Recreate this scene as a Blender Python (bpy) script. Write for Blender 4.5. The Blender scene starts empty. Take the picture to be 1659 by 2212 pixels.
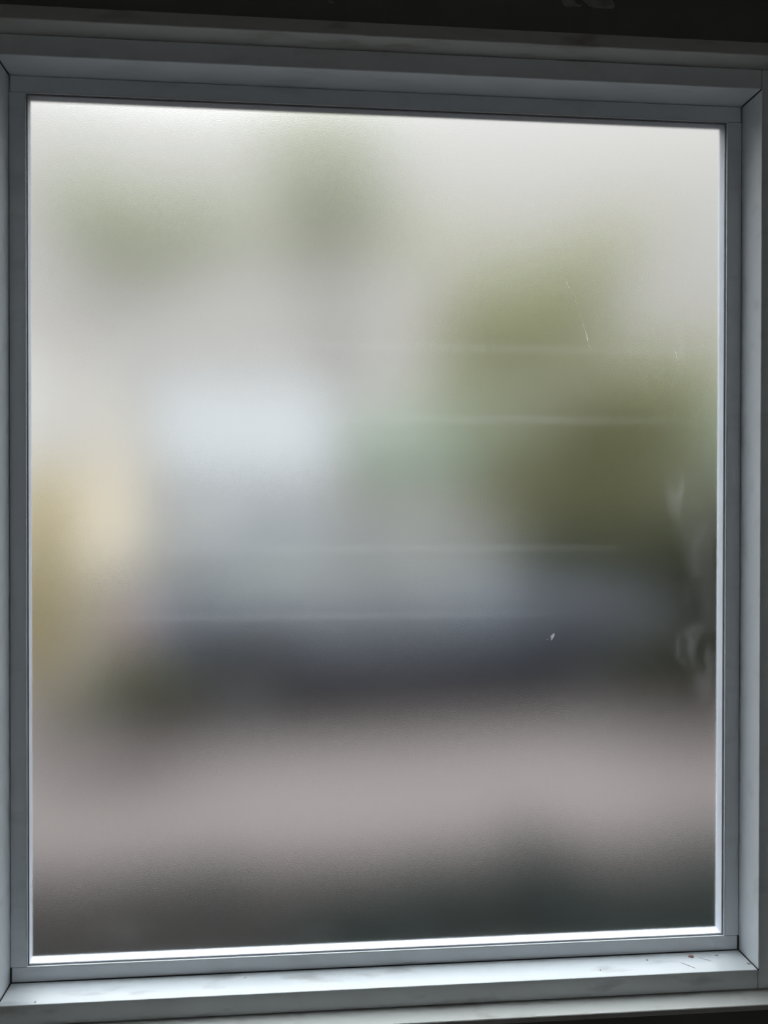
import bpy, bmesh, math, random
from mathutils import Vector, Matrix
C = bpy.context.scene
COL = C.collection
PI = math.pi
ZC = 1.50                                   # height of the window's centre above the floor

# ---------------------------------------------------------------- camera
F, yaw, pitch, roll = 1971.7, 0.09387, -0.00765, 0.00118
cam_data = bpy.data.cameras.new('camera')
cam = bpy.data.objects.new('camera', cam_data); COL.objects.link(cam)
cam_data.sensor_fit = 'VERTICAL'; cam_data.sensor_height = 24.0
cam_data.lens = F / 2212.0 * 24.0
cam_data.clip_start = 0.02; cam_data.clip_end = 500
fw = Vector((math.sin(yaw)*math.cos(pitch), math.cos(yaw)*math.cos(pitch), math.sin(pitch)))
rt = Vector((math.cos(yaw), -math.sin(yaw), 0)); up = rt.cross(fw)
r2 = rt*math.cos(roll) + up*math.sin(roll); u2 = -rt*math.sin(roll) + up*math.cos(roll)
M = Matrix((r2, u2, -fw)).transposed().to_4x4()
M.translation = Vector((-0.08206, -0.82666, ZC + 0.02354))
cam.matrix_world = M
C.camera = cam

# ---------------------------------------------------------------- sky (bright overcast with the hidden sun high up: brightest overhead)
world = bpy.data.worlds.new('overcast_sky'); C.world = world; world.use_nodes = True
nt = world.node_tree; nt.nodes.clear()
tc = nt.nodes.new('ShaderNodeTexCoord'); sep = nt.nodes.new('ShaderNodeSeparateXYZ')
nt.links.new(tc.outputs['Generated'], sep.inputs[0])
ramp = nt.nodes.new('ShaderNodeValToRGB')
ramp.color_ramp.elements[0].position = 0.0; ramp.color_ramp.elements[0].color = (0.90, 0.885, 0.85, 1)
ramp.color_ramp.elements[1].position = 1.0; ramp.color_ramp.elements[1].color = (0.74, 0.88, 1.0, 1)
e_ = ramp.color_ramp.elements.new(0.4); e_.color = (0.90, 0.895, 0.88, 1)
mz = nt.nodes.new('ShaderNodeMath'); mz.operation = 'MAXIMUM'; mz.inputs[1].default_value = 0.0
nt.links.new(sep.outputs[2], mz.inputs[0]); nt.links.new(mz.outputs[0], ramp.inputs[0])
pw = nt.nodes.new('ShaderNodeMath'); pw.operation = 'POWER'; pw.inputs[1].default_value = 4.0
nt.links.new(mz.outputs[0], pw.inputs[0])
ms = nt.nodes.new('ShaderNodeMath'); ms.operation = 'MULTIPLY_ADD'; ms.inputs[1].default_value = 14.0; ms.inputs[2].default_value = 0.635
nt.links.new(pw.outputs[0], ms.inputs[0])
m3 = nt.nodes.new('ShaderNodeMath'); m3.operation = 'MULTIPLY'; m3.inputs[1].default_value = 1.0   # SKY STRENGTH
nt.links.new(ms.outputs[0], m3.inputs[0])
bg = nt.nodes.new('ShaderNodeBackground'); wo = nt.nodes.new('ShaderNodeOutputWorld')
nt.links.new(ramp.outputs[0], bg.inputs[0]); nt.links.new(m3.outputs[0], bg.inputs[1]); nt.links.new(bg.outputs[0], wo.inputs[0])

# hazy sun behind thin cloud, high in front of the window: a wide soft source
sun_d = bpy.data.lights.new('hazy_sun', 'SUN'); sun_d.energy = 5.5; sun_d.angle = math.radians(80); sun_d.color = (0.93, 0.97, 1.0)
sun = bpy.data.objects.new('hazy_sun', sun_d); COL.objects.link(sun)
saz, sel = math.radians(-9), math.radians(66)
sun.rotation_euler = Vector((math.sin(saz)*math.cos(sel), math.cos(saz)*math.cos(sel), math.sin(sel))).to_track_quat('Z', 'Y').to_euler()

# added fill light for the frame's room-side faces, at an invented rear window
fill_d = bpy.data.lights.new('rear_fill_light', 'AREA'); fill_d.shape = 'RECTANGLE'; fill_d.size = 0.7; fill_d.size_y = 1.0
fill_d.energy = 0.08; fill_d.color = (0.90, 0.96, 1.0)
fill_o = bpy.data.objects.new('rear_fill_light', fill_d); COL.objects.link(fill_o)
fill_o.location = (0.15, -2.33, 1.45); fill_o.rotation_euler = (math.radians(90), 0, 0)

C.view_settings.view_transform = 'Standard'; C.view_settings.look = 'None'
C.view_settings.gamma = 1; C.view_settings.use_curve_mapping = False
C.view_settings.exposure = 0.0
C.cycles.max_bounces = 10; C.cycles.transmission_bounces = 6; C.cycles.diffuse_bounces = 5
C.cycles.transparent_max_bounces = 6

# ---------------------------------------------------------------- helpers
def new_mat(name):
    m = bpy.data.materials.new(name); m.use_nodes = True
    n = m.node_tree.nodes; n.clear()
    out = n.new('ShaderNodeOutputMaterial')
    return m, m.node_tree, out

def paint(name, col, rough=0.5, col2=None, scale=20.0, lo=0.4, hi=0.7, bump=0.0, bscale=None, metal=0.0, detail=5.0, spec=0.5):
    m, t, out = new_mat(name)
    p = t.nodes.new('ShaderNodeBsdfPrincipled'); t.links.new(p.outputs[0], out.inputs[0])
    p.inputs['Roughness'].default_value = rough; p.inputs['Metallic'].default_value = metal
    p.inputs['Specular IOR Level'].default_value = spec
    co = t.nodes.new('ShaderNodeTexCoord')
    if col2 is None:
        col2 = tuple(c*0.92 for c in col)
    nz = t.nodes.new('ShaderNodeTexNoise'); nz.inputs['Scale'].default_value = scale; nz.inputs['Detail'].default_value = detail
    t.links.new(co.outputs['Object'], nz.inputs['Vector'])
    r = t.nodes.new('ShaderNodeValToRGB')
    r.color_ramp.elements[0].position = lo; r.color_ramp.elements[0].color = (*col, 1)
    r.color_ramp.elements[1].position = hi; r.color_ramp.elements[1].color = (*col2, 1)
    t.links.new(nz.outputs[0], r.inputs[0]); t.links.new(r.outputs[0], p.inputs['Base Color'])
    if bump:
        n2 = t.nodes.new('ShaderNodeTexNoise'); n2.inputs['Scale'].default_value = bscale or scale*4; n2.inputs['Detail'].default_value = 4
        t.links.new(co.outputs['Object'], n2.inputs['Vector'])
        b = t.nodes.new('ShaderNodeBump'); b.inputs['Strength'].default_value = 1.0; b.inputs['Distance'].default_value = bump
        t.links.new(n2.outputs[0], b.inputs['Height']); t.links.new(b.outputs[0], p.inputs['Normal'])
    return m

def link_mesh(name, bm, mat, parent=None, smooth=False):
    me = bpy.data.meshes.new(name)
    bmesh.ops.recalc_face_normals(bm, faces=bm.faces[:])
    if smooth:
        for f in bm.faces: f.smooth = True
    bm.to_mesh(me); bm.free()
    o = bpy.data.objects.new(name, me); COL.objects.link(o)
    for mm in (mat if isinstance(mat, (list, tuple)) else [mat]):
        me.materials.append(mm)
    if parent: o.parent = parent
    return o

def add_box(bm, x0, x1, y0, y1, z0, z1, bevel=0.0, seg=1, mi=0):
    vs = [bm.verts.new((x, y, z)) for x in (x0, x1) for y in (y0, y1) for z in (z0, z1)]
    q = [(0, 1, 3, 2), (4, 6, 7, 5), (0, 4, 5, 1), (2, 3, 7, 6), (0, 2, 6, 4), (1, 5, 7, 3)]
    fs = [bm.faces.new([vs[i] for i in f]) for f in q]
    for f in fs: f.material_index = mi
    if bevel:
        es = list({e for f in fs for e in f.edges})
        bmesh.ops.bevel(bm, geom=es, offset=bevel, segments=seg, profile=0.5, affect='EDGES')
    return fs

def box(name, x0, x1, y0, y1, z0, z1, mat, parent=None, bevel=0.0, seg=1):
    bm = bmesh.new(); add_box(bm, x0, x1, y0, y1, z0, z1, bevel, seg)
    return link_mesh(name, bm, mat, parent)

def empty(name, loc=(0, 0, 0), label=None, cat=None, group=None, kind=None, rz=0):
    o = bpy.data.objects.new(name, None); COL.objects.link(o); o.location = loc; o.rotation_euler = (0, 0, rz)
    return tag(o, label, cat, group, kind)

def tag(o, label=None, cat=None, group=None, kind=None):
    if label: o['label'] = label
    if cat: o['category'] = cat
    if group: o['group'] = group
    if kind: o['kind'] = kind
    return o

def add_tube(bm, p0, p1, r0, r1, n=10, cap=True):
    p0, p1 = Vector(p0), Vector(p1); d = (p1-p0).normalized()
    a = d.orthogonal().normalized(); b = d.cross(a)
    A = [bm.verts.new(p0 + (a*math.cos(2*PI*i/n) + b*math.sin(2*PI*i/n))*r0) for i in range(n)]
    B = [bm.verts.new(p1 + (a*math.cos(2*PI*i/n) + b*math.sin(2*PI*i/n))*r1) for i in range(n)]
    for i in range(n): bm.faces.new((A[i], A[(i+1) % n], B[(i+1) % n], B[i]))
    if cap: bm.faces.new(A[::-1]); bm.faces.new(B)

# ---------------------------------------------------------------- materials of the window and room
def frame_material(name, base, grime, amount, rough=0.34):
    """gloss paint, slightly dirty: specks and brown-grey smudges with a shape of their own"""
    m, t, out = new_mat(name)
    p = t.nodes.new('ShaderNodeBsdfPrincipled'); t.links.new(p.outputs[0], out.inputs[0])
    p.inputs['Roughness'].default_value = rough
    p.inputs['Specular IOR Level'].default_value = 0.7
    co = t.nodes.new('ShaderNodeTexCoord')
    mp = t.nodes.new('ShaderNodeMapping'); mp.inputs['Scale'].default_value = (0.35, 1, 1)
    t.links.new(co.outputs['Object'], mp.inputs[0])
    n1 = t.nodes.new('ShaderNodeTexNoise'); n1.inputs['Scale'].default_value = 55; n1.inputs['Detail'].default_value = 6
    n2 = t.nodes.new('ShaderNodeTexNoise'); n2.inputs['Scale'].default_value = 320; n2.inputs['Detail'].default_value = 2
    t.links.new(mp.outputs[0], n1.inputs['Vector']); t.links.new(co.outputs['Object'], n2.inputs['Vector'])
    r1 = t.nodes.new('ShaderNodeMapRange'); r1.inputs[1].default_value = 0.56; r1.inputs[2].default_value = 0.78; r1.inputs[4].default_value = amount
    r2 = t.nodes.new('ShaderNodeMapRange'); r2.inputs[1].default_value = 0.76; r2.inputs[2].default_value = 0.80; r2.inputs[4].default_value = amount*0.8
    t.links.new(n1.outputs[0], r1.inputs[0]); t.links.new(n2.outputs[0], r2.inputs[0])
    mx = t.nodes.new('ShaderNodeMath'); mx.operation = 'MAXIMUM'; t.links.new(r1.outputs[0], mx.inputs[0]); t.links.new(r2.outputs[0], mx.inputs[1])
    mc = t.nodes.new('ShaderNodeMix'); mc.data_type = 'RGBA'
    mc.inputs[6].default_value = (*base, 1); mc.inputs[7].default_value = (*grime, 1)
    t.links.new(mx.outputs[0], mc.inputs[0]); t.links.new(mc.outputs[2], p.inputs['Base Color'])
    b = t.nodes.new('ShaderNodeBump'); b.inputs['Distance'].default_value = 0.00012; b.inputs['Strength'].default_value = 0.5
    t.links.new(n1.outputs[0], b.inputs['Height']); t.links.new(b.outputs[0], p.inputs['Normal'])
    return m

m_frame = frame_material('white_gloss_frame_paint', (0.87, 0.91, 0.95), (0.42, 0.43, 0.42), 0.25)
m_sillp = frame_material('white_sill_paint', (0.87, 0.91, 0.93), (0.24, 0.22, 0.19), 0.55)
m_lining = frame_material('aged_lining_paint', (0.66, 0.66, 0.62), (0.26, 0.21, 0.16), 0.6, 0.55)
m_stop = paint('dimmed_stop_paint', (0.46, 0.48, 0.52), 0.6, (0.40, 0.42, 0.46), 30)  # frame white greyed down to hold back the glare on the outer stop
m_seal = paint('grey_glazing_seal', (0.30, 0.31, 0.34), 0.5)
m_sealw = paint('white_silicone_line', (0.86, 0.88, 0.9), 0.35)
m_wall = paint('dark_olive_wall_paint', (0.20, 0.197, 0.175), 0.75, (0.17, 0.168, 0.152), 14, bump=0.0006, bscale=60)
m_chip = paint('bare_plaster', (0.42, 0.43, 0.42), 0.9, (0.25, 0.25, 0.24), 90, bump=0.0004)
m_room = paint('room_wall_paint', (0.33, 0.33, 0.33), 0.8)
m_ceil = paint('ceiling_paint', (0.50, 0.50, 0.50), 0.85)
m_floor = paint('floor_vinyl', (0.30, 0.29, 0.28), 0.6, (0.26, 0.25, 0.24), 6)

# frosted film on the room side of the pane
def frosted():
    m, t, out = new_mat('frosted_film_on_glass')
    g = t.nodes.new('ShaderNodeBsdfGlass'); g.distribution = 'BECKMANN'
    g.inputs['Color'].default_value = (0.985, 0.99, 0.985, 1); g.inputs['IOR'].default_value = 1.5
    g.inputs['Roughness'].default_value = 0.29
    co = t.nodes.new('ShaderNodeTexCoord')
    nz = t.nodes.new('ShaderNodeTexNoise'); nz.inputs['Scale'].default_value = 900; nz.inputs['Detail'].default_value = 2.5
    t.links.new(co.outputs['Object'], nz.inputs['Vector'])
    b = t.nodes.new('ShaderNodeBump'); b.inputs['Strength'].default_value = 1.0; b.inputs['Distance'].default_value = 0.00006
    t.links.new(nz.outputs[0], b.inputs['Height']); t.links.new(b.outputs[0], g.inputs['Normal'])
    sx = t.nodes.new('ShaderNodeSeparateXYZ'); t.links.new(co.outputs['Object'], sx.inputs[0])
    wob = t.nodes.new('ShaderNodeTexNoise'); wob.inputs['Scale'].default_value = 7; t.links.new(co.outputs['Object'], wob.inputs['Vector'])
    def mth(op, a, bb=None, c=None):
        n = t.nodes.new('ShaderNodeMath'); n.operation = op
        for i, v in enumerate((a, bb, c)):
            if v is None: continue
            if isinstance(v, (int, float)): n.inputs[i].default_value = v
            else: t.links.new(v, n.inputs[i])
        return n.outputs[0]
    X, Z = sx.outputs[0], sx.outputs[2]
    total = None
    # faint brighter horizontal lines across the film: (z, x centre, half width, line thickness, strength)
    for z0, xc, hw, th, s in STREAKS:
        zz = mth('ABSOLUTE', mth('SUBTRACT', Z, z0))
        line = mth('MAXIMUM', mth('SUBTRACT', 1.0, mth('DIVIDE', zz, th)), 0.0)
        line = mth('MULTIPLY', mth('MULTIPLY', line, line), mth('SUBTRACT', 3.0, mth('MULTIPLY', line, 2.0)))
        xx = mth('DIVIDE', mth('ABSOLUTE', mth('SUBTRACT', X, xc)), hw)
        fade = mth('MAXIMUM', mth('SUBTRACT', 1.0, mth('MULTIPLY', xx, xx)), 0.0)
        v = mth('MULTIPLY', mth('MULTIPLY', line, fade), s)
        total = v if total is None else mth('ADD', total, v)
    # wiped smears near the right-hand edge
    sm = t.nodes.new('ShaderNodeTexNoise'); sm.inputs['Scale'].default_value = 48; sm.inputs['Detail'].default_value = 4; sm.inputs['Distortion'].default_value = 1.2
    mp = t.nodes.new('ShaderNodeMapping'); mp.inputs['Scale'].default_value = (1.0, 1.0, 0.35)
    t.links.new(co.outputs['Object'], mp.inputs[0]); t.links.new(mp.outputs[0], sm.inputs['Vector'])
    smv = t.nodes.new('ShaderNodeMapRange'); smv.inputs[1].default_value = 0.36; smv.inputs[2].default_value = 0.78
    t.links.new(sm.outputs[0], smv.inputs[0])
    for xc, zc, rx, rz, s in SMEARS:
        dx = mth('DIVIDE', mth('SUBTRACT', X, xc), rx); dz = mth('DIVIDE', mth('SUBTRACT', Z, zc), rz)
        d = mth('ADD', mth('MULTIPLY', dx, dx), mth('MULTIPLY', dz, dz))
        blob = mth('MAXIMUM', mth('SUBTRACT', 1.0, d), 0.0)
        v = mth('MULTIPLY', mth('MULTIPLY', blob, smv.outputs[0]), s)
        total = mth('ADD', total, v)
    tr = t.nodes.new('ShaderNodeBsdfTranslucent'); tr.inputs[0].default_value = (0.85, 0.85, 0.83, 1)
    mix = t.nodes.new('ShaderNodeMixShader')
    t.links.new(total, mix.inputs[0]); t.links.new(g.outputs[0], mix.inputs[1]); t.links.new(tr.outputs[0], mix.inputs[2])
    t.links.new(mix.outputs[0], out.inputs[0])
    return m

def at_glass(px, py, Y=0.0):
    """the point of the plane y = Y seen at pixel (px, py) of the photograph"""
    d = fw*F + r2*(px-829.5) - u2*(py-1106.0)
    o = Vector((-0.08206, -0.82666, ZC+0.02354))
    return o + d*((Y-o.y)/d.y)
YG = 0.004
STREAKS = []
for py, pxc, hwpx, th, s in ((750, 900, 900, .0075, .055), (906, 1050, 560, .0070, .06), (1185, 800, 620, .0065, .055), (1331, 700, 560, .0060, .06)):
    p = at_glass(pxc, py, YG); STREAKS.append((p.z-ZC, p.x, hwpx/2380.0, th, s))
SMEARS = []
for px, py, rx, rz, s in ((1458, 1060, 26, 70, .22), (1500, 1130, 55, 130, .12), (1520, 1300, 50, 190, .12), (1485, 1400, 36, 60, .18), (1525, 1460, 45, 70, .13), (1470, 760, 20, 60, .10), (1520, 940, 50, 90, .07), (690, 2020, 60, 30, .05), (250, 2010, 90, 40, .05)):
    p = at_glass(px, py, YG); SMEARS.append((p.x, p.z-ZC, rx/2380.0, rz/2380.0, s*.7))
m_frost = frosted()
m_clear, t_, o_ = new_mat('clear_glass_outer_face')
g_ = t_.nodes.new('ShaderNodeBsdfGlass'); g_.inputs['Roughness'].default_value = 0.0; g_.inputs['IOR'].default_value = 1.5
t_.links.new(g_.outputs[0], o_.inputs[0])

# ---------------------------------------------------------------- room shell
W2, H2 = 0.32, 0.38412
BL, BR, BT, BB = 0.01384, 0.01395, 0.01445, 0.0134
D = 0.03712                 # how far the frame stands proud of the sash
HT, HB = 0.01744, 0.01776   # front width of head and sill members
YJ = -D; YL = -D-0.02459; YS = -D-0.02502
LS, SS = 0.01159, 0.00532   # edge thickness of lining head and stool
YO = 0.029                  # outer face of the window wall
xl, xr = -W2-BL, W2+BR; zt, zb = ZC+H2+BT, ZC-H2-BB      # sash outer edge = frame's inner edge
fx0, fx1 = xl-0.0175, xr+0.0175; fz1, fz0 = zt+HT, zb-HB   # frame outer edge
RX0, RX1, RY0, RZ1 = -1.25, 1.45, -2.3, 2.45
YW = YL + 0.004            # room face of the window wall
hx0, hx1 = fx0-0.012, fx1+0.012; hz1, hz0 = fz1+LS, fz0-SS
def wall_with_hole(name):
    bm = bmesh.new()
    def ring(y, a, b, c, d): return [bm.verts.new(v) for v in ((a, y, c), (b, y, c), (b, y, d), (a, y, d))]
    O0 = ring(YW, RX0-.1, RX1+.1, -0.1, RZ1+.1); I0 = ring(YW, hx0, hx1, hz0, hz1)
    O1 = ring(YO, RX0-.1, RX1+.1, -0.1, RZ1+.1); I1 = ring(YO, hx0, hx1, hz0, hz1)
    for i in range(4):
        j = (i+1) % 4
        bm.faces.new((O0[i], O0[j], I0[j], I0[i])); bm.faces.new((O1[i], I1[i], I1[j], O1[j]))
        bm.faces.new((O0[i], O1[i], O1[j], O0[j])); bm.faces.new((I0[i], I0[j], I1[j], I1[i]))
    return link_mesh(name, bm, m_wall)
wall = tag(wall_with_hole('wall_front'), 'very dark olive painted wall around the window', kind='structure')
tag(box('wall_left', RX0-.1, RX0, RY0-.1, YW, 0, RZ1, m_room), kind='structure')
tag(box('wall_right', RX1, RX1+.1, RY0-.1, YW, 0, RZ1, m_room), kind='structure')
bm = bmesh.new()
for a in ((RX0, -.20, 0, RZ1), (.50, RX1, 0, RZ1), (-.20, .50, 0, .95), (-.20, .50, 1.95, RZ1)):
    add_box(bm, a[0], a[1], RY0-.1, RY0, a[2], a[3])
tag(link_mesh('wall_back', bm, m_room), kind='structure')
w_2 = empty('added_fill_window', (0, 0, 0), 'added unseen window opposite the frosted one, for the fill light', kind='structure')  # made-up window, out of view, added to carry the fill light
for a in ((-.20, -.16, .95, 1.95), (.46, .50, .95, 1.95), (-.16, .46, .95, .99), (-.16, .46, 1.91, 1.95), (-.16, .46, 1.44, 1.47)):
    box('frame_bar', a[0], a[1], RY0-.02, RY0+.01, a[2], a[3], m_room, w_2, .003)
tag(box('floor', RX0-.1, RX1+.1, RY0-.1, YW, -.1, 0, m_floor), kind='structure')
tag(box('ceiling', RX0-.1, RX1+.1, RY0-.1, YW, RZ1, RZ1+.1, m_ceil), kind='structure')

# chipped places in the wall paint above the window
def chip(pts, name='paint_chip'):
    bm = bmesh.new()
    ps = [at_glass(x, y, YW) for x, y in pts]
    A = [bm.verts.new((p.x, YW-0.0006, p.z)) for p in ps]; B = [bm.verts.new((p.x, YW+0.0004, p.z)) for p in ps]
    bm.faces.new(A); bm.faces.new(B[::-1])
    for i in range(len(A)): j = (i+1) % len(A); bm.faces.new((A[i], B[i], B[j], A[j]))
    return link_mesh(name, bm, m_chip, wall)
chip([(1212, 2), (1216, 12), (1226, 16), (1240, 15), (1251, 16), (1258, 12), (1247, 10), (1240, 3), (1252, -6), (1262, 5), (1270, 14), (1284, 18), (1300, 19), (1322, 20), (1329, 13), (1322, 2), (1326, -14), (1300, -30), (1255, -34), (1222, -22)])
chip([(708, 3), (712, 7), (717, 8), (722, 7), (719, 3), (714, 1)])

# ---------------------------------------------------------------- the window
win = empty('window_1', (0, 0, 0), 'frosted single-pane window in a white painted frame', kind='structure')
G = 0.0005
# fixed frame: side members run the full height, head and sill sit between them
box('side_jamb', fx0, xl, YJ, YO, fz0+.0, fz1, m_frame, win, 0.0009, 2)
box('side_jamb', xr, fx1, YJ, YO, fz0+.0, fz1, m_frame, win, 0.0009, 2)
box('head_jamb', xl+G, xr-G, YJ, YO, zt, fz1, m_frame, win, 0.0009, 2)
box('sill_jamb', xl+G, xr-G, YJ, YO, fz0, zb, m_sillp, win, 0.0009, 2)
# sash: rails run the full width, stiles between them
YB = 0.0262
def sash_member(name, x0, x1, z0, z1, inner):
    """room-side block, with the outer stop behind the glass"""
    bm = bmesh.new()
    add_box(bm, x0, x1, 0.0, YG-0.0008, z0, z1, 0.0006, 2)
    fs = add_box(bm, x0, x1, YG+0.0045, YB, z0, z1, mi=1)
    ed = {'x0': (0, x1), 'x1': (0, x0), 'z0': (2, z1), 'z1': (2, z0)}[inner]   # outer arris next to the daylight, rounded
    es = [e for e in {e for f in fs for e in f.edges} if all(abs(v.co.y-YB) < 1e-6 and abs(v.co[ed[0]]-ed[1]) < 1e-6 for v in e.verts)]
    bmesh.ops.bevel(bm, geom=es, offset=0.008, segments=6, profile=0.5, affect='EDGES')
    if inner == 'x0': add_box(bm, x0, x1-.006, YG-0.0008, YG+0.0045, z0, z1)
    if inner == 'x1': add_box(bm, x0+.006, x1, YG-0.0008, YG+0.0045, z0, z1)
    if inner == 'z0': add_box(bm, x0, x1, YG-0.0008, YG+0.0045, z0, z1-.006)
    if inner == 'z1': add_box(bm, x0, x1, YG-0.0008, YG+0.0045, z0+.006, z1)
    return link_mesh(name, bm, [m_frame, m_stop], win)
g = 0.0012
sash_member('bottom_rail', xl+g, xr-g, zb+0.0003, ZC-H2, 'z0')
sash_member('top_rail', xl+g, xr-g, ZC+H2, zt-0.0003, 'z1')
sash_member('stile', xl+0.0003, -W2, ZC-H2+.0003, ZC+H2-.0003, 'x0')
sash_member('stile', W2, xr-0.0003, ZC-H2+.0003, ZC+H2-.0003, 'x1')
# pane: frosted room face, clear outer face
bm = bmesh.new()
add_box(bm, -W2-.005, W2+.005, 0, 0.004, -H2-.005, H2+.005)
bm.faces.ensure_lookup_table(); bm.normal_update()
for f in bm.faces: f.material_index = 1
for f in bm.faces:
    if abs(f.calc_center_median().y) < 1e-5: f.material_index = 0
pane = link_mesh('glass_pane', bm, [m_frost, m_clear], win)
pane.location = (0, YG, ZC)
pane['label'] = 'pane of frosted glass'
# thin glazing seal round the edge of the glass
def ring_mesh(name, a, w, y0, y1, mat, parent):
    bm = bmesh.new()
    X, Z = W2-a, H2-a
    for s in ((-X, X, -Z, -Z+w), (-X, X, Z-w, Z), (-X, -X+w, -Z+w, Z-w), (X-w, X, -Z+w, Z-w)):
        add_box(bm, s[0], s[1], y0, y1, ZC+s[2], ZC+s[3])
    return link_mesh(name, bm, mat, parent)
ring_mesh('glazing_seal', 0.0006, 0.0009, YG-0.0016, YG-0.0001, m_seal, win)
ring_mesh('silicone_line', 0.0, 0.0006, 0.0-0.0003, 0.0012, m_sealw, win)

# scratch and speck on the film
m_mark, t_, o_ = new_mat('dried_white_mark')
a_ = t_.nodes.new('ShaderNodeBsdfTranslucent'); a_.inputs[0].default_value = (0.95, 0.95, 0.92, 1)
b_ = t_.nodes.new('ShaderNodeBsdfTransparent'); c_ = t_.nodes.new('ShaderNodeMixShader'); c_.inputs[0].default_value = 0.30
t_.links.new(b_.outputs[0], c_.inputs[1]); t_.links.new(a_.outputs[0], c_.inputs[2]); t_.links.new(c_.outputs[0], o_.inputs[0])
def ribbon(name, pts, mat=None):
    """a raised hair-thin trail on the film; pts = (px, py, width in mm)"""
    bm = bmesh.new(); prev = None
    for i, (px, py, w) in enumerate(pts):
        p = at_glass(px, py, YG); w = w*0.0005
        cur = [bm.verts.new((p.x-w, YG-.0001, p.z+w*.2)), bm.verts.new((p.x, YG-.0003, p.z)), bm.verts.new((p.x+w, YG-.0001, p.z-w*.2))]
        if prev:
            for k in (0, 1): bm.faces.new((prev[k], prev[k+1], cur[k+1], cur[k]))
        prev = cur
    o = link_mesh(name, bm, mat or m_mark, pane); o.location = (0, -YG, -ZC)
    return o
ribbon('scratch', [(1219, 598, .2), (1225, 612, .9), (1229, 622, .3)])
ribbon('scratch', [(1236, 632, .1), (1243, 650, .5), (1249, 668, .2), (1254, 684, .4), (1259, 700, .3), (1264, 714, .4), (1266, 720, 1.3), (1268, 730, 1.3), (1270, 738, .6), (1273, 748, .7), (1276, 756, .1)])
ribbon('scratch', [(1457, 750, .1), (1460, 765, .8), (1464, 782, .5), (1466, 792, .1)])
ribbon('dried_speck', [(1198, 1367, .3), (1195, 1371, 2.4), (1193, 1374, 3.2), (1192, 1378, 2.4), (1191, 1383, .2)])
ribbon('dried_speck', [(1184, 1379, .2), (1182, 1381, .9), (1179, 1383, .1)])

# marks on the sill: reddish flake, dark scuffs, dark strips for gaps and shade in the joints
m_flake = paint('reddish_flake', (0.36, 0.17, 0.13), 0.8)
m_scuff = paint('dark_scuff', (0.42, 0.40, 0.38), 0.8, (0.55, 0.55, 0.55), 300)
m_gap = paint('joint_gap_shade', (0.07, 0.07, 0.075), 0.9)
def sill_pt(px, py, z=None):
    """point of the sill's top at a pixel"""
    z = zb if z is None else z
    d = fw*F + r2*(px-829.5) - u2*(py-1106.0); o = Vector((-0.08206, -0.82666, ZC+0.02354))
    return o + d*((z-o.z)/d.z)
def flake(name, px, py, L, Wd, ang, mat, h=.0004, z=None):
    c = sill_pt(px, py, z); bm = bmesh.new(); random.seed(int(px)); n = 9
    A, B = [], []
    for i in range(n):
        a = 2*PI*i/n; r = random.uniform(.7, 1.1)
        x, y = math.cos(a)*L*r/2, math.sin(a)*Wd*r/2
        X = c.x + x*math.cos(ang) - y*math.sin(ang); Y = c.y + x*math.sin(ang) + y*math.cos(ang)
        A.append(bm.verts.new((X, Y, c.z-.0001))); B.append(bm.verts.new((X, Y, c.z+h)))
    bm.faces.new(A[::-1]); bm.faces.new(B)
    for i in range(n): bm.faces.new((A[i], A[(i+1) % n], B[(i+1) % n], B[i]))
    return link_mesh(name, bm, mat, win)
flake('paint_flake', 1493, 2067, .0052, .0042, .3, m_flake, .0009)
flake('dirt_speck', 1297, 2096, .0014, .0022, 0, m_scuff)
flake('dirt_speck', 1398, 2074, .0018, .003, .4, m_scuff)
flake('scuff', 1488, 2086, .018, .0018, -.9, m_scuff, .00005)
flake('scuff', 1522, 2072, .016, .0012, -.7, m_scuff, .00005)
flake('scuff', 1618, 2082, .005, .003, -.5, m_scuff, .0002)
flake('dirt_speck', 76, 2165, .0018, .003, .2, m_scuff)
flake('dirt_speck', 530, 2112, .003, .002, .2, m_scuff, .0001)
flake('dirt_speck', 1548, 2064, .004, .002, .1, m_scuff, .0003)
# dark-coloured strips put in for gaps and soft shade where sill, jamb and sash meet
bm = bmesh.new()
add_box(bm, xl+.0002, xr-.0002, -.0008, .0004, zb-.0003, zb+.0006)
add_box(bm, xr-.0012, xr+.0003, -.0006, .0015, zb, ZC-H2-.0002)
add_box(bm, xl-.0003, xl+.0012, -.0006, .0015, zb, ZC-H2-.0002)
add_box(bm, xr-.0007, xr+.0006, YJ-.0001, -.001, zb-.0004, zb+.0005)
add_box(bm, xl-.0006, xl+.0007, YJ-.0001, -.001, zb-.0004, zb+.0005)
add_box(bm, xr-.0006, xr+.0004, YJ+.0006, -.001, zt-.0005, zt+.0004)
add_box(bm, xl-.0004, xl+.0006, YJ+.0006, -.001, zt-.0005, zt+.0004)
link_mesh('joint_shade_strips', bm, m_gap, win)

# lining boards round the frame, standing forward of it
box_h = box('trim_1', hx0, hx1, YL, YO, fz1+.0002, fz1+LS, m_lining, None, 0.0006, 1)
tag(box_h, 'dirty painted lining board above the window frame', kind='structure')
tag(box('trim_2', hx0+.0002, fx0-.0002, YL+.0004, YO, fz0, fz1, m_lining, None, 0.0006, 1), kind='structure')
tag(box('trim_3', fx1+.0002, hx1-.0002, YL+.0004, YO, fz0, fz1, m_lining, None, 0.0006, 1), kind='structure')
tag(box('trim_4', hx0, hx1, YS, YO, fz0-SS, fz0-.0003, m_lining, None, 0.0006, 1), 'worn off-white window board under the frame', kind='structure')

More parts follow.
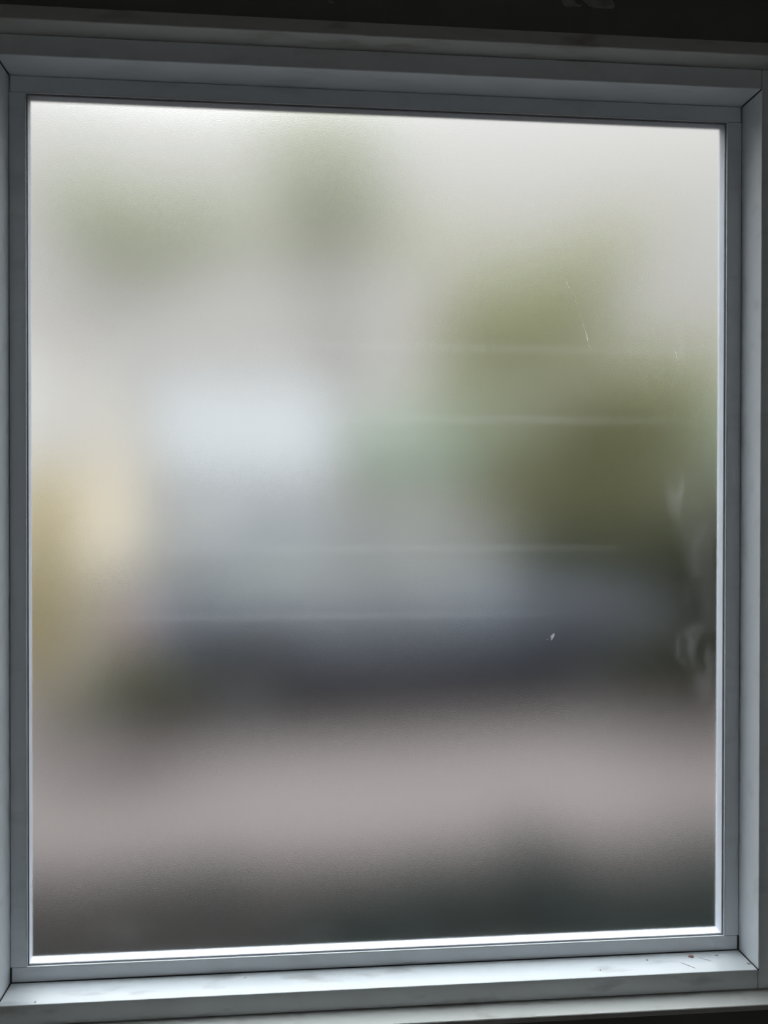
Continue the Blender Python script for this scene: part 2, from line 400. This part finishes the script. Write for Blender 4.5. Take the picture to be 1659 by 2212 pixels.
# ================================================================ OUTSIDE
# everything below is seen blurred through the frosted pane
GZ = -0.08
def xo(px, Y): return at_glass(px, 1100, Y).x
def zo(py, Y): return at_glass(829, py, Y).z
m_ground = paint('asphalt_and_verge', (0.052, 0.045, 0.035), 0.9, (0.046, 0.040, 0.031), 1.5, spec=.1)
m_pave = paint('pale_concrete', (0.075, 0.060, 0.055), 0.85, (0.070, 0.056, 0.0515), 1.2, spec=.1)
m_soil = paint('dark_damp_soil', (0.0125, 0.011, 0.010), 0.95, (0.0105, 0.0092, 0.0083), 9, bump=.01, spec=0)
m_cover = paint('dark_groundcover_leaf', (0.018, 0.0235, 0.0205), 0.8, (0.0145, 0.019, 0.0165), 2, spec=0)
m_dirtr = paint('garden_ground', (0.09, 0.085, 0.075), 0.9)

def slab(name, ya, yb, mat, top):
    """ground strip whose long edges run at 3 degrees to the wall"""
    bm = bmesh.new(); sl = .05
    if ya is None: P = [(-24, YO+.001), (60, YO+.001), (60, yb+60*sl), (-24, yb-24*sl)]
    else: P = [(-60, ya-60*sl), (60, ya+60*sl), (60, yb+60*sl), (-60, yb-60*sl)]
    A = [bm.verts.new((x, y, top)) for x, y in P]; B = [bm.verts.new((x, y, GZ-.2)) for x, y in P]
    bm.faces.new(A); bm.faces.new(B[::-1])
    for i in range(4): bm.faces.new((A[i], A[(i+1) % 4], B[(i+1) % 4], B[i]))
    return link_mesh(name, bm, mat)
tag(slab('ground', 8.2, 120, m_ground, GZ), 'grey road and verge beyond the car', kind='structure')
drive = tag(slab('driveway', 3.29, 8.2, m_pave, GZ), 'pale pinkish grey concrete drive under the dark car', kind='structure')
tag(slab('planting_bed', None, 3.29, m_soil, GZ-.02), 'dark planting bed right outside the window', kind='structure')

def leaf_cloud(name, blobs, n, size, mat, parent=None, seed=1, loc=None):
    """n folded leaves spread through ellipsoids (cx,cy,cz,rx,ry,rz,weight)"""
    rnd = random.Random(seed); V = []; Fc = []
    tot = sum(b[6] for b in blobs)
    for b in blobs:
        for _ in range(int(n*b[6]/tot)):
            while True:
                p = Vector((rnd.uniform(-1, 1), rnd.uniform(-1, 1), rnd.uniform(-1, 1)))
                if p.length <= 1: break
            p *= (0.6 + 0.4*rnd.random())/max(p.length, .35) if rnd.random() < .35 else 1.0
            c = Vector((b[0]+p.x*b[3], b[1]+p.y*b[4], b[2]+p.z*b[5]))
            a = Vector((rnd.gauss(0, 1), rnd.gauss(0, 1), rnd.gauss(0, .7))).normalized()
            s = a.orthogonal().normalized(); s = (Matrix.Rotation(rnd.uniform(0, 2*PI), 3, a) @ s)
            k = size*rnd.uniform(.7, 1.3); nn = a.cross(s)*k*.12
            i = len(V)
            V += [c-a*k, c-s*k*.45+nn, c+a*k, c+s*k*.45+nn]
            Fc += [(i, i+1, i+2), (i, i+2, i+3)]
    me = bpy.data.meshes.new(name); me.from_pydata([tuple(v) for v in V], [], Fc); me.materials.append(mat)
    o = bpy.data.objects.new(name, me); COL.objects.link(o)
    if parent: o.parent = parent
    return o

def leaf_mat(name, c1, c2, sc=1.2, trans=0.5):
    m, t, out = new_mat(name)
    co = t.nodes.new('ShaderNodeTexCoord'); nz = t.nodes.new('ShaderNodeTexNoise'); nz.inputs['Scale'].default_value = sc
    t.links.new(co.outputs['Object'], nz.inputs['Vector'])
    r = t.nodes.new('ShaderNodeValToRGB'); r.color_ramp.elements[0].position = .35; r.color_ramp.elements[1].position = .65
    r.color_ramp.elements[0].color = (*c1, 1); r.color_ramp.elements[1].color = (*c2, 1); t.links.new(nz.outputs[0], r.inputs[0])
    d = t.nodes.new('ShaderNodeBsdfDiffuse'); tr = t.nodes.new('ShaderNodeBsdfTranslucent'); mx = t.nodes.new('ShaderNodeMixShader'); mx.inputs[0].default_value = trans
    t.links.new(r.outputs[0], d.inputs[0]); t.links.new(r.outputs[0], tr.inputs[0])
    t.links.new(d.outputs[0], mx.inputs[1]); t.links.new(tr.outputs[0], mx.inputs[2]); t.links.new(mx.outputs[0], out.inputs[0])
    return m
m_bark = paint('brown_bark', (0.10, 0.08, 0.06), 0.9, (0.06, 0.05, 0.04), 12)
m_leafR = leaf_mat('olive_green_leaf', (0.31, 0.295, 0.16), (0.24, 0.24, 0.125))
m_leafL = leaf_mat('pale_green_leaf', (0.30, 0.30, 0.20), (0.25, 0.26, 0.165))
m_leafD = leaf_mat('dark_green_leaf', (0.060, 0.062, 0.034), (0.045, 0.045, 0.028))
m_leafY = leaf_mat('golden_leaf', (0.66, 0.57, 0.36), (0.56, 0.48, 0.30), 2)
m_leafF = leaf_mat('distant_leaf', (0.34, 0.38, 0.30), (0.28, 0.32, 0.26), .6)

def tree(name, x, y, blobs, n, size, leaf, label, trunk_r=.16, top=None, seed=3, group=None, cat='tree'):
    t = empty(name, (x, y, GZ), label, cat, group)
    bl = [(b[0]-x, b[1]-y, b[2]-GZ, *b[3:]) for b in blobs]
    leaf_cloud('foliage', bl, n, size, leaf, t, seed)
    top = top or min(b[2] for b in bl)
    bm = bmesh.new(); add_tube(bm, (0, 0, -.05), (0.04, 0, top*.5), trunk_r*1.15, trunk_r*.85); add_tube(bm, (0.04, 0, top*.5), (0, 0, top), trunk_r*.85, trunk_r*.6)
    link_mesh('trunk', bm, m_bark, t, True)
    for b in bl[:6]:
        bm = bmesh.new(); m = Vector((b[0]*.5, b[1]*.5, (top+b[2])*.5-.1*top))
        add_tube(bm, (0, 0, top*.92), m, trunk_r*.5, trunk_r*.3, 7); add_tube(bm, m, (b[0], b[1], b[2]), trunk_r*.3, trunk_r*.08, 7)
        link_mesh('branch', bm, m_bark, t, True)
    return t
def blob(px, py, Y, rpx, rpy, w=1.0, ry=None):
    """ellipsoid centred where pixel (px,py) meets depth Y, radii given in pixels"""
    p = at_glass(px, py, Y); k = (Y+0.827)/F
    return (p.x, p.y, p.z, rpx*k, ry or rpx*k, rpy*k, w)

# big green tree to the right, behind the car
tree('broadleaf_tree', xo(1230, 13.6), 13.6,
     [blob(1240, 1040, 13.6, 250, 130, 1.5), blob(1180, 830, 13.6, 300, 150, 1.0), blob(1120, 690, 13.6, 230, 110, .75), blob(1400, 930, 13.6, 180, 170, 1.1), blob(1250, 590, 13.6, 140, 90, .22), blob(1500, 830, 13.6, 110, 150, .35), blob(1000, 520, 13.6, 150, 70, .10), blob(1330, 500, 13.6, 110, 70, .10)],
     5600, .13, m_leafR, 'large olive green tree behind the right half of the dark car')
# loose pale canopy upper left
tree('tall_tree', xo(735, 17), 17.0,
     [blob(690, 330, 17, 170, 150, 1.0), blob(760, 480, 17, 160, 110, .8), blob(600, 520, 17, 140, 70, .3)],
     1400, .13, m_leafL, 'pale green tree crown high above the right end of the white house', .14, top=4.5, seed=8)
tree('spreading_tree', xo(130, 15), 15.0,
     [blob(300, 520, 15, 190, 95, 1.0), blob(180, 430, 15, 130, 80, .5), blob(420, 450, 15, 120, 70, .35)],
     1100, .12, m_leafL, 'pale green tree crown above the left end of the white house', .12, top=4.2, seed=9)
# golden shrub left
tree('golden_shrub', xo(60, 5.3), 5.3,
     [blob(70, 1300, 5.3, 90, 220, 1.0), blob(95, 1110, 5.3, 60, 110, .25)],
     3200, .045, m_leafY, 'tall golden yellow shrub left of the dark car', .04, seed=12, cat='shrub')
# dark shrubs right
tree('dark_shrub', xo(1560, 5.2), 5.2,
     [blob(1535, 1440, 5.2, 75, 130, 1.0), blob(1405, 1440, 5.2, 75, 105, .7), blob(1650, 1280, 5.2, 130, 240, 1.0), blob(1530, 1230, 5.2, 60, 150, .3)],
     5200, .06, m_leafD, 'dark green shrub right of the car under the large tree', .05, seed=14, cat='shrub')
tree('dark_hedge', xo(1330, 9.3), 9.3, [blob(1260, 1240, 9.3, 190, 120, 1.0), blob(1500, 1220, 9.3, 190, 150, .9, 1.0), blob(1180, 1240, 9.3, 130, 90, .5)],
     6000, .08, m_leafD, 'dark green hedge behind the right end of the car', .05, seed=15, cat='hedge')
# low olive bush between the golden shrub and the car
m_leafO = leaf_mat('dull_olive_leaf', (0.16, 0.15, 0.10), (0.12, 0.12, 0.08), 2)
tree('low_bush', xo(290, 4.7), 4.7, [blob(275, 1470, 4.7, 75, 90, 1.0), blob(355, 1500, 4.7, 55, 65, .5), blob(170, 1540, 4.5, 70, 45, .4)],
     2600, .04, m_leafO, 'low dull olive bush between the golden shrub and the car', .03, seed=19, cat='shrub')
# ground cover in the bed
gc = []
rnd = random.Random(5)
for i in range(70):
    gc.append((rnd.uniform(.1, 2.9), rnd.uniform(1.5, 3.2), GZ+.05, rnd.uniform(.12, .3), rnd.uniform(.12, .25), rnd.uniform(.06, .14), 1.0))
for i in range(22):
    gc.append((rnd.uniform(-1.6, .2), rnd.uniform(1.5, 3.2), GZ+.03, rnd.uniform(.1, .2), rnd.uniform(.1, .2), rnd.uniform(.05, .1), .7))
tag(leaf_cloud('groundcover', gc, 9000, .03, m_cover, seed=21), 'low dark green ground cover in the bed below the window', 'plants', kind='stuff')
# distant trees
for i, (px, Y, hy, rp) in enumerate(((-150, 38, 860, 170), (820, 42, 900, 150), (1000, 36, 850, 170), (1620, 34, 860, 160), (1850, 40, 700, 220))):
    tree('distant_tree', xo(px, Y), Y, [blob(px, (hy+1080)/2, Y, rp, (1080-hy)/2+20, 1.0)], 1100, .3, m_leafF,
         ['distant grey green tree left of the white house', 'distant grey green tree just right of the white house', 'distant grey green tree half behind the large olive tree',
          'distant grey green tree right of the large olive tree', 'tall distant tree outermost on the right'][i], .25, seed=30+i, group='distant trees along the skyline')

# low houses beyond the car, their pale roofs sloping towards the window
m_render = paint('bluish_white_render', (0.52, 0.54, 0.58), 0.85, (0.49, 0.51, 0.54), 1.2)
m_cream = paint('cream_render', (0.80, 0.68, 0.52), 0.85, (0.76, 0.64, 0.49), 1.2)
m_roof = paint('pale_metal_roofing', (0.132, 0.126, 0.121), 0.8, (0.122, 0.117, 0.112), 5)
m_roof2 = paint('pinkish_roof_tiles', (0.165, 0.142, 0.12), 0.8, (0.15, 0.13, 0.112), 5)
m_winf = paint('house_window_frame', (0.8, 0.8, 0.8), 0.5)
m_dglass = paint('house_window_glass', (0.35, 0.38, 0.42), 0.1)
def low_house(name, px0, px1, HY, py_eave, py_ridge, run, wall_m, roof_m, label, wins):
    x0, x1 = xo(px0, HY), xo(px1, HY); ze = zo(py_eave, HY)-GZ; zr = zo(py_ridge, HY+run)-GZ
    h = empty(name, ((x0+x1)/2, HY, GZ), label, 'house'); w = (x1-x0)/2
    box('wall', -w+.3, w-.3, .3, 2*run-.3, 0, ze, wall_m, h)
    for sgn, yy in ((1, 0), (-1, 2*run)):
        bm = bmesh.new()
        P = [(-w, yy, ze), (w, yy, ze), (w, run, zr), (-w, run, zr)]
        A = [bm.verts.new(p) for p in P]; B = [bm.verts.new((p[0], p[1], p[2]+.12)) for p in P]
        bm.faces.new(A[::-1]); bm.faces.new(B)
        for i in range(4): bm.faces.new((A[i], A[(i+1) % 4], B[(i+1) % 4], B[i]))
        link_mesh('roof_slope', bm, roof_m, h)
    for sx in (-1, 1):
        bm = bmesh.new(); X = sx*(w-.3)
        A = [bm.verts.new((X-.05*sx, y, z)) for y, z in ((.3, ze), (2*run-.3, ze), (run, zr-.1))]; B = [bm.verts.new((X, v.co.y, v.co.z)) for v in A]
        bm.faces.new(A); bm.faces.new(B[::-1])
        for i in range(3): bm.faces.new((A[i], A[(i+1) % 3], B[(i+1) % 3], B[i]))
        link_mesh('gable', bm, wall_m, h)
    for cx in wins:
        f = box('window', cx*w-.45, cx*w+.45, .25, .32, ze*.36, ze*.36+.95, m_winf, h)
        box('pane', cx*w-.4, cx*w+.4, .245, .28, ze*.36+.05, ze*.36+.9, m_dglass, f)
    box('house_door', -.4+.05*w, .4+.05*w, .26, .32, 0.02, ze*.36+.95, m_winf, h)
    bm = bmesh.new(); add_box(bm, w*.4, w*.4+.5, run-.25, run+.25, zr-.3, zr+.45, .02); link_mesh('chimney', bm, wall_m, h)
    return h
low_house('street_house', 150, 740, 28.0, 1050, 840, 5.0, m_render, m_roof, 'low white house with pale metal roof, a bright blur beyond the car', (-.55, .6))
low_house('street_house', -420, 205, 20.0, 1030, 760, 3.9, m_cream, m_roof2, 'cream house with pinkish pale roof at the far left behind the golden shrub', (-.3, .55))

# ---------------------------------------------------------------- the dark blue car
m_body = paint('dark_blue_car_paint', (0.046, 0.048, 0.060), 0.35, (0.042, 0.044, 0.055), 3, spec=.2)
m_cglass, t_, o_ = new_mat('car_window_glass')
a_ = t_.nodes.new('ShaderNodeBsdfGlossy'); a_.inputs['Roughness'].default_value = 0.03
b_ = t_.nodes.new('ShaderNodeBsdfTransparent'); b_.inputs[0].default_value = (0.78, 0.82, 0.80, 1)
c_ = t_.nodes.new('ShaderNodeMixShader'); c_.inputs[0].default_value = 0.11
t_.links.new(b_.outputs[0], c_.inputs[1]); t_.links.new(a_.outputs[0], c_.inputs[2]); t_.links.new(c_.outputs[0], o_.inputs[0])
m_tyre = paint('black_tyre', (0.02, 0.02, 0.02), 0.8)
m_rim = paint('silver_wheel', (0.12, 0.12, 0.125), 0.35, metal=.6)
m_lamp = paint('clear_headlamp', (0.5, 0.5, 0.52), 0.1)
m_tail = paint('red_tail_lamp', (0.35, 0.02, 0.02), 0.2)
m_plast = paint('black_plastic', (0.03, 0.03, 0.03), 0.6)
CL, CW, CY = 4.3, 1.75, 6.6
ccx = xo(860, 6.3)
car = empty('car', (ccx, CY, GZ), 'dark blue parked car seen side on beyond the drive', 'car', rz=.17+PI)
L2, Wd2 = CL/2, CW/2
def body_top(x):     # bonnet, waist and boot line
    pts = [(-2.15, .62), (-2.05, .80), (-1.3, .90), (-.9, .92), (1.2, .92), (1.9, .90), (2.1, .82), (2.15, .65)]
    for (a, b), (c, d) in zip(pts, pts[1:]):
        if a <= x <= c: return b+(d-b)*(x-a)/(c-a)
    return .6
def bot(x):          # sill line with wheel arches
    z = .22
    for wx in (-1.32, 1.32):
        if abs(x-wx) < .37: z = max(z, .30 + math.sqrt(.37**2-(x-wx)**2))
    return z
def half_w(x): return Wd2*(1-.16*(abs(x)/L2)**6)
bm = bmesh.new(); rows = []
xs = [-L2+CL*i/60 for i in range(61)]
for x in xs:
    t_, b0, hwid = body_top(x), bot(x), half_w(x)
    b0 = min(b0, t_-.06)
    ring = []
    for s in (-1, 1):
        zs = [b0+(t_-b0)*k for k in (0, .25, .55, .85, 1.0)]
        ws = [hwid*k for k in (.965, 1.0, 1.0, .975, .90)]
        lst = [(s*w_, z_) for w_, z_ in zip(ws, zs)]
        ring += lst if s == -1 else lst[::-1]
    rows.append([bm.verts.new((x, y_, z_)) for y_, z_ in ring])
for a, b in zip(rows, rows[1:]):
    n = len(a)
    for i in range(n): bm.faces.new((a[i], a[(i+1) % n], b[(i+1) % n], b[i]))
bm.faces.new(rows[0]); bm.faces.new(rows[-1][::-1])
link_mesh('body', bm, m_body, car, True)
# cabin: dark glass with the roof and pillars over it
cab = [(-1.0, .90, -.55, 1.38), (1.75, .90, 1.05, 1.38)]
bm = bmesh.new()
A = [bm.verts.new(v) for v in ((-1.05, -Wd2*.90, .90), (1.75, -Wd2*.90, .90), (1.75, Wd2*.90, .90), (-1.05, Wd2*.90, .90))]
B = [bm.verts.new(v) for v in ((-.45, -Wd2*.70, 1.36), (1.15, -Wd2*.70, 1.36), (1.15, Wd2*.70, 1.36), (-.45, Wd2*.70, 1.36))]
for i in range(4): bm.faces.new((A[i], A[(i+1) % 4], B[(i+1) % 4], B[i]))
bm.faces.new(B); bm.faces.new(A[::-1])
link_mesh('window_glass', bm, m_cglass, car)
bm = bmesh.new(); add_box(bm, -.50, 1.20, -Wd2*.71, Wd2*.71, 1.345, 1.41, .025, 2); link_mesh('car_roof', bm, m_body, car, True)
for s in (-1, 1):
    for x0, x1 in ((-1.07, -.47), (.28, .30), (1.77, 1.17)):
        bm = bmesh.new(); add_tube(bm, (x0, s*Wd2*.91, .89), (x1, s*Wd2*.705, 1.37), .035, .03, 8); link_mesh('pillar', bm, m_body, car, True)
    bm = bmesh.new(); add_box(bm, -.95, -.80, s*Wd2*1.02-.05, s*Wd2*1.02+.09*s+.0, .92, 1.03, .02, 2) if s > 0 else add_box(bm, -.95, -.80, -Wd2*1.02-.09, -Wd2*.98, .92, 1.03, .02, 2)
    link_mesh('wing_mirror', bm, m_body, car)
    for hx in (-.05, .95):
        box('door_handle', hx, hx+.16, s*Wd2-.012, s*Wd2+.012, .78, .81, m_plast, car, .004)
    for wx in (-1.32, 1.32):
        bm = bmesh.new(); add_tube(bm, (wx, s*(Wd2-.20), .31), (wx, s*(Wd2+.0), .31), .31, .31, 28); w = link_mesh('wheel', bm, m_tyre, car)
        bm = bmesh.new(); add_tube(bm, (wx, s*(Wd2-.05), .31), (wx, s*(Wd2+.012), .31), .21, .19, 24); link_mesh('rim', bm, m_rim, w)
    box('headlamp', -2.13, -1.88, s*.62-.12, s*.62+.12, .62, .74, m_lamp, car, .02)
    box('tail_lamp', 1.98, 2.14, s*.64-.10, s*.64+.10, .66, .82, m_tail, car, .02)
box('front_bumper', -2.2, -2.0, -.72, .72, .28, .48, m_plast, car, .03)
box('rear_bumper', 2.0, 2.2, -.72, .72, .28, .50, m_plast, car, .03)

# low dark timber fence behind the shrubs on the right: each board a piece
m_board = paint('dark_brown_board', (0.10, 0.075, 0.06), 0.8, (0.07, 0.055, 0.045), 8)
fence = empty('fence', (3.3, 11.0, GZ), 'low dark brown board fence behind the dark hedge', 'fence')
bm0 = bmesh.new(); add_box(bm0, 0, .115, -.01, .01, .04, 1.15, .004, 1)
first = link_mesh('board', bm0, m_board, fence)
for i in range(1, 30):
    b = first.copy(); b.location = (i*.125, 0, random.Random(i).uniform(-.01, .01)); COL.objects.link(b)
for x in (0, 1.8, 3.6): box('post', x, x+.09, .01, .10, 0, 1.2, m_board, fence)
for z in (.25, .9): box('fence_rail', 0, 3.75, .01, .05, z, z+.08, m_board, fence)
